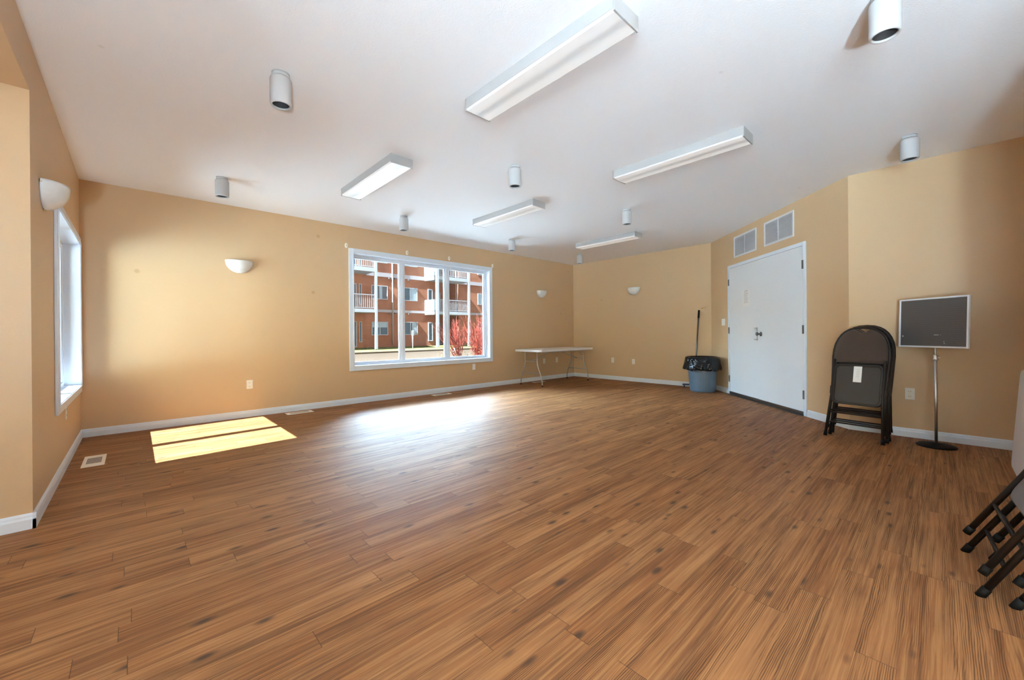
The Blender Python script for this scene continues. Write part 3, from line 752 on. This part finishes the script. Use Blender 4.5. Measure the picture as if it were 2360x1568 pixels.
# ------------------------------------------------------------------ folding chairs (folded)
def folded_chair(label_paper=False):
    """local x = width, z = length (0 at the floor), y: front of the chair is -y"""
    r = empty('folding_chair')
    def arch(w_base, z0, z1, w_top, y, foot=.22):
        pts = [(-foot, y, z0), (-w_base, y, .45), (-w_top, y, .84)]
        n = 16; zc = .84; hh = z1 - zc
        for k in range(1, n):
            a = PI - PI * k / n; pts.append((w_top * (abs(math.cos(a)) ** .8) * (1 if math.cos(a) > 0 else -1), y, zc + hh * math.sin(a) ** .85))
        pts += [(w_top, y, .84), (w_base, y, .45), (foot, y, z0)]
        return pts
    mb = MB(); mb.tube(arch(.207, .095, 1.150, .224, .020, .225), .0125, 10); bf = mb.build('back_frame', M_BLACKM, r)
    for s in (-1, 1):
        mb = MB(); mb.tube([(s * .226, .020, .088), (s * .2215, .020, .125)], .0155, 10); mb.build('foot_cap', M_RUBBER, bf)
    for s in (-1, 1):
        mb = MB(); mb.tube([(s * .224, -.018, .01), (s * .200, -.018, .45), (s * .201, -.018, .785), (s * .199, -.010, .80)], .0125, 10)
        lg = mb.build('leg', M_BLACKM, r)
        mb = MB(); mb.tube([(s * .2245, -.018, .0), (s * .2222, -.018, .045)], .0155, 10); mb.build('foot_cap', M_RUBBER, lg)
        mb = MB(); mb.box(s * .214 - .004, s * .214 + .004, -.020, .022, .44, .52, .002); mb.build('pivot_bracket', M_BLACKM, r)
    for z, y in ((.250, -.018), (.150, -.018), (.275, .020)):
        mb = MB(); wv_ = .213 if z < .2 else .208; mb.tube([(-wv_, y, z), (wv_, y, z)], .008, 8); mb.build('cross_bar', M_BLACKM, r)
    # padded back, arched like the frame, with a notch under the top rail
    zc, wt, hh = .84, .214, .298
    outl = [(-wt, .775), (-wt, .84)]
    for k in range(1, 24):
        a = PI - PI * k / 24; xx = wt * (abs(math.cos(a)) ** .8) * (1 if math.cos(a) > 0 else -1); zz = zc + hh * math.sin(a) ** .85
        if abs(xx) < .070: continue
        outl.append((xx, zz))
        if xx < 0 and wt * -(abs(math.cos(PI - PI * (k + 1) / 24)) ** .8) > -.070: outl.append((-.066, 1.130)); outl.append((0, 1.082)); outl.append((.066, 1.130))
    outl += [(wt, .84), (wt, .775)]
    mb = MB(); cen = (0, .93)
    def ringv(sc, y): return [mb.bm.verts.new((cen[0] + (p[0] - cen[0]) * sc, y, cen[1] + (p[1] - cen[1]) * sc)) for p in outl]
    R = [ringv(.985, .018), ringv(1, .010), ringv(.985, .002), ringv(.93, -.005), ringv(.80, -.009)]
    for i in range(4):
        for k in range(len(outl)):
            f = mb.bm.faces.new((R[i][k], R[i][(k + 1) % len(outl)], R[i + 1][(k + 1) % len(outl)], R[i + 1][k])); f.smooth = True
    mb.bm.faces.new(R[0]); mb.bm.faces.new(list(reversed(R[-1])))
    part(mb.build('back_pad', M_FAB, r), 'brown fabric padded back')
    # seat, folded up: underside pan faces front
    z0, z1, w = .345, .757, .196
    mb = MB(); ol = rrect(-w, w, z0, z1, .05); il = rrect(-w + .014, w - .014, z0 + .014, z1 - .014, .04); i2 = rrect(-w + .022, w - .022, z0 + .022, z1 - .022, .035)
    RR = []
    for ring, y in ((ol, .012), (ol, -.026), (il, -.030), (i2, -.014)): RR.append([mb.bm.verts.new((p[0], y, p[1])) for p in ring])
    for i in range(3):
        for k in range(len(ol)): mb.bm.faces.new((RR[i][k], RR[i][(k + 1) % len(ol)], RR[i + 1][(k + 1) % len(ol)], RR[i + 1][k]))
    mb.bm.faces.new(RR[0]); mb.bm.faces.new(list(reversed(RR[3])))
    seat = mb.build('seat', M_PAN, r)
    mb = MB(); c0 = rrect(-w + .004, w - .004, z0 + .004, z1 - .004, .048); c1 = rrect(-w + .012, w - .012, z0 + .012, z1 - .012, .044)
    RC = [[mb.bm.verts.new((p[0], y, p[1])) for p in ring] for ring, y in ((c0, .010), (c0, .015), (c1, .019))]
    for i in range(2):
        for k in range(len(c0)): mb.bm.faces.new((RC[i][k], RC[i][(k + 1) % len(c0)], RC[i + 1][(k + 1) % len(c0)], RC[i + 1][k]))
    mb.bm.faces.new(RC[0]); mb.bm.faces.new(list(reversed(RC[2])))
    part(mb.build('seat_pad', M_FAB, seat), 'brown fabric seat pad')
    mb = MB(); mb.tube([(p[0] * .995, -.029, p[1]) for p in ol], .0045, 6, closed=True); mb.build('seat_rim', M_BLACKM, seat)
    if label_paper:
        mb = MB().box(-.036, .030, -.0165, -.0148, .575, .742); lb = part(mb.build('paper_label', M_PAPER, seat), 'white paper label stuck under the seat')
        mb = MB()
        for k in range(5): mb.box(-.018 + .002 * k, .012, -.0172, -.0166, .63 + .018 * k, .634 + .018 * k)
        mb.build('print', M_INK, lb)
    return r
def place_chair(o, loc, facing, lean_):
    """facing: angle (about z) that the front (-y) is turned; lean_: top leans back"""
    o.matrix_world = Matrix.Translation(loc) @ Matrix.Rotation(facing, 4, 'Z') @ Matrix.Rotation(-lean_, 4, 'X')
ch_a = folded_chair(True)
ch_b = folded_chair(False)
# stack against the right wall: width direction runs (-.071,-.443); front faces -X
fac = math.atan2(-.443, -.071)           # local +x -> (-.071,-.443)
sx_ = Vector((math.cos(fac), math.sin(fac), 0)); back = Vector((-math.sin(fac), math.cos(fac), 0))
base = Vector((5.16, .607, 0))
labs = ['front chair of the folded stack by the right wall, white paper label under its seat', 'second folded chair of the stack by the right wall, just behind the labelled one',
        'rearmost of the three folded chairs stacked by the right wall, nearest to the wall']
for i in range(3):
    o = ch_a if i == 0 else (ch_b if i == 1 else copy_tree(ch_b))
    off = [0, .105, .21][i]
    place_chair(o, base + back * off + sx_ * [0, .006, -.004, .004][i], fac, math.radians([14.5, 12.7, 11][i]))
    tag(o, labs[i], 'chair', 'folded chairs stacked against the right wall')
# two chairs leaning on the south wall, their backs to the room (turned so the long legs are behind)
for i, (y, lab) in enumerate(((-.0655, 'front one of two folded chairs leaning at the bottom right edge, nearer to the room'), (-.153, 'rear one of two folded chairs leaning at the bottom right edge, nearer to the wall'))):
    o = copy_tree(ch_b)
    # local x -> +X, front (-y) -> -Y (towards the wall): rotation 0; lean top towards -Y
    o.matrix_world = Matrix.Translation((2.72 - .015 * i, y, .004)) @ Matrix.Rotation(math.radians(3.8), 4, 'Z') @ Matrix.Rotation(math.radians(28 if i == 0 else 28.4), 4, 'X')
    tag(o, lab, 'chair', 'folded chairs leaning on the wall at the right edge')

# ------------------------------------------------------------------ sign stand
st = tag(empty('sign_stand', (5.41, .045, 0)), 'black letter board in a silver frame on a chrome pole with round base', 'sign')
mb = MB(); mb.lathe([(0, .001), (.135, .001), (.138, .010), (.120, .020), (.05, .030), (.018, .036), (0, .036)], 40); part(mb.build('base', M_RUBBER, st), 'round black cast base')
mb = MB(); mb.tube([(0, 0, .03), (0, 0, .82)], .0115, 14); pole = mb.build('pole', M_CHROME, st)
mb = MB(); mb.tube([(0, 0, .80), (0, 0, .93)], .0075, 12); mb.build('inner_pole', M_CHROME, st)
mb = MB(); mb.lathe([(0, .795), (.013, .795), (.019, .805), (.019, .815), (.014, .825), (.019, .835), (.017, .848), (0, .850)], 20); mb.tube([(0, 0, .822), (0, -.032, .822)], .006, 8); mb.build('height_clamp', M_CHROME, st)
va = math.atan2(-.153 - .30, 5.24 - 5.58)      # local x along the board
Rb = Matrix.Translation((5.41, .07, .915)) @ Matrix.Rotation(va, 4, 'Z') @ Matrix.Rotation(math.radians(-2), 4, 'X')
def brd(mb, name, m): 
    o = mb.build(name, m, st); o.matrix_local = Matrix.Translation((-5.41, -.045, 0)) @ Rb; return o
mb = MB().box(-.270, .270, -.004, .004, .012, .452); brd(mb, 'letter_board', M_SLATE)
mb = MB().frame(-.283, .283, 0, .466, .015, -.010, .008, .002); fr = brd(mb, 'board_frame', M_VINYL)
mb = MB(); mb.box(.02, .058, -.0052, -.0042, .117, .120); mb.box(.070, .075, -.0052, -.0042, .118, .120); mb.box(.098, .102, -.0052, -.0042, .055, .060); mb.box(.10, .106, -.0052, -.0042, .038, .042)
mb.box(-.252, -.242, -.0052, -.0042, .10, .112)
part(brd(mb, 'scratch_marks', M_PAPER), 'small white scuff marks')

# ------------------------------------------------------------------ outside
exec_out = True
YF = 29.0
M_ROAD = mat('pale_dusty_asphalt', (0.022, 0.0138, 0.0092), 0.85, var=0.18, scale=1.2, spec=0)
M_WALK = mat('bounce_concrete', (0.84, 0.84, 0.84), 0.8, var=0.08, scale=2, spec=0)
M_WALK2 = mat('grey_concrete', (0.15, 0.15, 0.15), 0.8, var=0.08, scale=2, spec=0)
M_CURB = mat('concrete_curb', (0.050, 0.034, 0.021), 0.85, var=0.1, spec=0)
def lawn_mat():
    m, t, b = new_mat('spring_lawn'); n = t.nodes; L = t.links
    tc = n.new('ShaderNodeTexCoord'); no = n.new('ShaderNodeTexNoise'); no.inputs['Scale'].default_value = 3.2; no.inputs['Detail'].default_value = 8; no.inputs['Roughness'].default_value = .7
    L.new(tc.outputs['Object'], no.inputs['Vector'])
    r = n.new('ShaderNodeMapRange'); r.inputs['From Min'].default_value = .35; r.inputs['From Max'].default_value = .65; L.new(no.outputs['Fac'], r.inputs['Value'])
    L.new(_mix(n, L, r.outputs['Result'], (0.030, 0.025, 0.0075, 1), (0.070, 0.055, 0.023, 1)), b.inputs['Base Color']); b.inputs['Roughness'].default_value = .9; b.inputs['Specular IOR Level'].default_value = 0
    return m
M_LAWN = lawn_mat()
def stucco():
    m, t, b = new_mat('terracotta_stucco'); n = t.nodes; L = t.links
    tc = n.new('ShaderNodeTexCoord'); no = n.new('ShaderNodeTexNoise'); no.inputs['Scale'].default_value = 1.6; no.inputs['Detail'].default_value = 9; no.inputs['Roughness'].default_value = .72
    L.new(tc.outputs['Object'], no.inputs['Vector'])
    r = n.new('ShaderNodeMapRange'); r.inputs['From Min'].default_value = .3; r.inputs['From Max'].default_value = .7; L.new(no.outputs['Fac'], r.inputs['Value'])
    L.new(_mix(n, L, r.outputs['Result'], (0.155, 0.057, 0.031, 1), (0.22, 0.094, 0.057, 1)), b.inputs['Base Color']); b.inputs['Roughness'].default_value = .9; b.inputs['Specular IOR Level'].default_value = 0
    return m
M_STUC = stucco()
M_ORANGE = mat('orange_cedar_siding', (0.19, 0.062, 0.02), 0.7, var=0.15, scale=3)
M_BAND = mat('pale_band_stucco', (0.20, 0.160, 0.150), 0.8)
M_EWHITE = mat('white_exterior_paint', (0.20, 0.19, 0.188), 0.6)
M_EGLASS = mat('dark_window_glass', (0.05, 0.058, 0.066), 0.15, var=0.3, scale=1.5, spec=0.25)
M_BLIND = mat('pale_blind', (0.17, 0.19, 0.20), 0.6)
M_RAILP = mat('balcony_glass_panel', (0.22, 0.26, 0.28), 0.35)

struct(MB().box(-60, 90, 12.0, 25.2, -.35, -.15).build('road', M_ROAD))
struct(MB().box(-40, X1 - T - .01, -30, 3.6, -.35, -.15).build('bounce_ground_west', M_WALK))  # unseen ground made near white to bounce light through the hall glazing
struct(MB().box(-40, X1 - T - .01, 3.6, 12.0, -.35, -.15).build('dim_ground_west', M_WALK2))  # same unseen ground, darkened so less light bounces through the side window
struct(MB().box(X1 - T - .01, 90, Y2 + T + .01, 12.0, -.35, -.15).build('bounce_ground_north', M_WALK2))  # unseen strip added below the window, paler than the road, bounces light indoors
struct(MB().prism([(25.36, -.14), (29.4, .15), (50, .15), (50, -.3), (25.36, -.3)], 'x', -60, 90).build('lawn', M_LAWN))
struct(MB().box(-60, 90, 25.2, 25.36, -.3, -.03, .02).build('curb', M_CURB))
# upper floors of this building, over the room
struct(MB().box(X1 - T + .02, 26, -14, Y2 + T - .02, H + .125, 8.6).build('building_upper_storeys', M_STUC))

bd = tag(empty('apartment_building', (16, YF, 0)), 'terracotta apartment building with white balconies seen through the large window', 'building')
def bpart(mb, name, m, parent=bd):
    o = mb.build(name, m)
    o.parent = parent
    o.matrix_parent_inverse = Matrix.Translation(parent.matrix_world.translation).inverted() if parent is bd else parent.matrix_world.inverted()
    return o
bpy.context.view_layer.update()
ROOF = 11.6
LB0, LB1 = 6.5, 12.5      # left recess behind the balcony
RB0, RB1 = 18.3, 20.72    # right recess
REC = 1.6
mb = MB()
mb.box(LB1 - .3, RB0, YF, YF + 8, 0, ROOF); mb.box(RB1, 40, YF, YF + 8, 0, ROOF); mb.box(-10, LB0, YF, YF + 8, 0, ROOF)
mb.box(LB0, LB1 - .3, YF, YF + .02, 0, .01)
wall_p = bpart(mb, 'wall', M_STUC)
mb = MB(); mb.box(LB0, LB1 - .3, YF + .0, YF + 8, 0, ROOF); bpart(mb, 'recess_wall', M_ORANGE)
mb = MB(); mb.box(RB0, RB1, YF + REC, YF + 8, 0, ROOF); bpart(mb, 'recess_wall', M_ORANGE)
mb = MB(); mb.box(-10, 40, YF - .25, YF + 8, ROOF, ROOF + .35); bpart(mb, 'roof_edge', M_EWHITE)
for zt, zb in ((2.97, 2.77), (5.77, 5.46)):
    mb = MB(); mb.box(LB1 - .05, RB0 - .85, YF - .04, YF + .05, zb, zt); mb.box(20.8, 40, YF - .04, YF + .05, zb, zt); bpart(mb, 'band', M_BAND)
def bwin(x0, x1, z0, z1, split=.5, blind=0, y=YF, fw=.05):
    mb = MB().frame(x0, x1, z0, z1, fw, y - .05, y + .03)
    if split: mb.box(x0 + (x1 - x0) * split - .03, x0 + (x1 - x0) * split + .03, y - .045, y + .03, z0 + fw, z1 - fw)
    f = bpart(mb, 'window', M_EWHITE)
    g = MB().box(x0 + fw, x1 - fw, y - .02, y - .01, z0 + fw, z1 - fw).build('pane', M_EGLASS); g.parent = f; g.matrix_parent_inverse = f.matrix_world.inverted()
    if blind:
        a, b_, c_, d_ = blind
        g2 = MB().box(x0 + (x1 - x0) * a, x0 + (x1 - x0) * b_, y - .028, y - .021, z0 + (z1 - z0) * c_, z0 + (z1 - z0) * d_).build('blind', M_BLIND); g2.parent = f; g2.matrix_parent_inverse = f.matrix_world.inverted()
bpy.context.view_layer.update()
bwin(12.84, 14.13, 3.74, 4.78, .5, (.52, .66, .06, .94)); bwin(12.84, 14.13, 1.03, 2.04, .5, (.05, .95, .58, .94)); bwin(12.84, 14.13, 6.50, 7.5, .5)
bwin(15.38, 16.68, 3.74, 4.78, .5, (.55, .95, .06, .94)); bwin(15.38, 16.68, 1.03, 2.06, .5, (.62, .92, .06, .94)); bwin(15.38, 16.68, 6.48, 7.5, .5)
bwin(22.88, 24.2, 3.74, 4.75, .5, (.05, .95, .06, .94)); bwin(22.88, 24.2, 6.46, 7.5, .5); bwin(22.88, 24.2, 1.03, 2.04, .5)
for z in (.25, 3.0, 5.75):
    bwin(11.91, 12.10, z + .28, z + 1.80, 0, fw=.045); bwin(10.9, 11.72, z - .05, z + 1.80, 0)
    bwin(17.66, 18.10, z + .26, z + 1.80, 0, fw=.07)
    bwin(18.75, 19.9, z - .1, z + 1.80, .5, (.05, .95, .06, .94) if z > 1 else 0, y=YF + REC)
# balconies
YB = YF - 1.6
def balcony(x0, x1, ztop, zbot, rail_top, x_side=None):
    mb = MB()
    xs = x0 if x_side is None else x_side
    mb.prism([(x0, YB), (x1, YB), (x1, YF), (xs, YF)], 'z', zbot, ztop)
    s = bpart(mb, 'balcony_slab', M_EWHITE)
    mb = MB()
    mb.box(x0, x1, YB + .02, YB + .07, rail_top - .05, rail_top); mb.box(x0, x1, YB + .02, YB + .07, ztop + .06, ztop + .10)
    n = int((x1 - x0) / .135)
    for i in range(n + 1):
        x = x0 + (x1 - x0) * i / n; mb.box(x - .018, x + .018, YB + .03, YB + .06, ztop + .08, rail_top - .03)
    return s, mb
s, mb = balcony(6.6, 12.42, 2.88, 2.64, 3.91); bpart(mb, 'railing', M_EWHITE)
s, mb = balcony(6.6, 12.42, 5.80, 5.52, 6.85); bpart(mb, 'railing', M_EWHITE)
for zt, zb, rt in ((2.90, 2.66, 3.86), (5.72, 5.44, 6.75)):
    s, mb = balcony(17.62, 20.68, zt, zb, rt, 17.35); bpart(mb, 'railing', M_EWHITE)
    mb = MB(); mb.prism([(17.60, YB + .03), (17.63, YB + .03), (17.38, YF), (17.35, YF)], 'z', zt + .05, rt); bpart(mb, 'side_panel', M_RAILP)
for x0, x1 in ((12.41, 12.58), (17.49, 17.70), (20.60, 20.79)):
    mb = MB(); mb.box(x0, x1, YB - .03, YB + .14, .05, ROOF); bpart(mb, 'balcony_post', M_EWHITE)
mb = MB(); mb.tube([(14.52, YF - .08, .25), (14.50, YF - .08, ROOF)], .055, 8); bpart(mb, 'downspout', M_BAND)
mb = MB(); mb.tube([(20.45, YF - .06, .2), (20.45, YF - .06, ROOF)], .035, 8); bpart(mb, 'downspout', M_BAND)
for x in (14.28, 14.75, 15.9):
    for z in (2.74, 5.43):
        mb = MB(); mb.box(x - .07, x + .07, YF - .12, YF, z - .09, z); part(bpart(mb, 'wall_lamp', M_VOID), 'small dark wall lamp under the band')

sg = tag(empty('street_sign', (15.25, 27.2, 0)), 'small white sign on a grey post standing on the lawn outside', 'sign')
MB().box(-.10, .10, -.012, .012, .98, 1.36, .01).build('sign_plate', M_EWHITE, sg)
mb = MB(); mb.tube([(0, .03, -.02), (0, .03, 1.1)], .035, 8); mb.build('post', M_TLEG, sg)
bl = tag(empty('bollard', (11.8, 16.9, -.15)), 'short grey post in the car park seen through the right window pane', 'bollard')
MB().lathe([(0, 0), (.045, 0), (.045, .48), (.03, .50), (0, .50)], 14).build('bollard_post', M_TLEG, bl)
dr = MB(); dr.lathe([(0, 0), (.55, 0), (.5, .06), (.3, .10), (0, .12)], 24, sy=.5)
tag(dr.build('storm_drain', M_SLOT, mtx=Matrix.Translation((15.1, 25.75, -.15))), 'dark storm drain hump at the edge of the lawn outside', 'drain')

# red-stemmed shrubs just outside the window
M_RED = mat('red_dogwood_bark', (0.075, 0.0105, 0.0055), 0.7, var=0.45, scale=4, spec=0.05)
M_STRAW = mat('dry_straw_leaves', (0.045, 0.026, 0.012), 0.8, var=0.3, scale=8, spec=0)
rnd = random.Random(11)
def shrub(cx_, cy_, hgt, n, spread, label, lx=0):
    root = tag(empty('dogwood_shrub', (cx_, cy_, -.15)), label, 'shrub', 'red-stemmed shrubs outside the window')
    mb = MB()
    for i in range(n):
        a = rnd.uniform(0, 2 * PI); s_ = rnd.uniform(.15, 1) * spread; h = hgt * rnd.uniform(.6, 1.05)
        dx, dy = math.cos(a) * s_ + lx * rnd.uniform(0.2, 1.2), math.sin(a) * s_ * .6
        p = [Vector((rnd.uniform(-.12, .12), rnd.uniform(-.1, .1), 0))]
        for k in range(1, 6):
            t_ = k / 5; p.append(Vector((p[0].x + dx * t_ ** 1.3 + rnd.uniform(-.03, .03), p[0].y + dy * t_ + rnd.uniform(-.03, .03), h * t_ ** .9)))
        rr = rnd.uniform(.006, .014)
        mb.tube(p, [rr, rr * .9, rr * .8, rr * .65, rr * .5, rr * .25], 5)
        for q in range(rnd.randint(2, 4)):
            k = rnd.randint(2, 4); st_ = p[k]; d_ = (p[k] - p[k - 1]).normalized(); side = Vector((rnd.uniform(-1, 1), rnd.uniform(-1, 1), rnd.uniform(.2, 1))).normalized()
            e = st_ + (d_ * .6 + side * .7) * rnd.uniform(.2, .45); mid_ = (st_ + e) / 2 + Vector((0, 0, .03))
            mb.tube([st_, mid_, e], [rr * .5, rr * .4, rr * .2], 4)
    mb.build('stems', M_RED, root)
    mb = MB()
    for i in range(260):
        a = rnd.uniform(0, 2 * PI); s_ = rnd.uniform(0, 1) * spread * 1.1; z = rnd.uniform(.0, .55) * hgt * (1 - s_ / spread * .5)
        c = Vector((math.cos(a) * s_ + lx * .3, math.sin(a) * s_ * .6, z)); u = Vector((rnd.uniform(-1, 1), rnd.uniform(-1, 1), rnd.uniform(-1, 1))).normalized() * .035; w = u.orthogonal().normalized() * .018
        vs = [mb.bm.verts.new(c + x) for x in (-u, w, u, -w)]; mb.bm.faces.new(vs)
    part(mb.build('dry_leaves', M_STRAW, root), 'pale dry leaves low between the stems')
shrub(8.4, 10.5, 1.80, 120, .95, 'red-stemmed bare shrub at the right edge of the large window, the denser one', .2)
shrub(9.5, 13.3, 1.75, 48, .75, 'red-stemmed bare shrub left of the denser one, its stems leaning left', -.5)
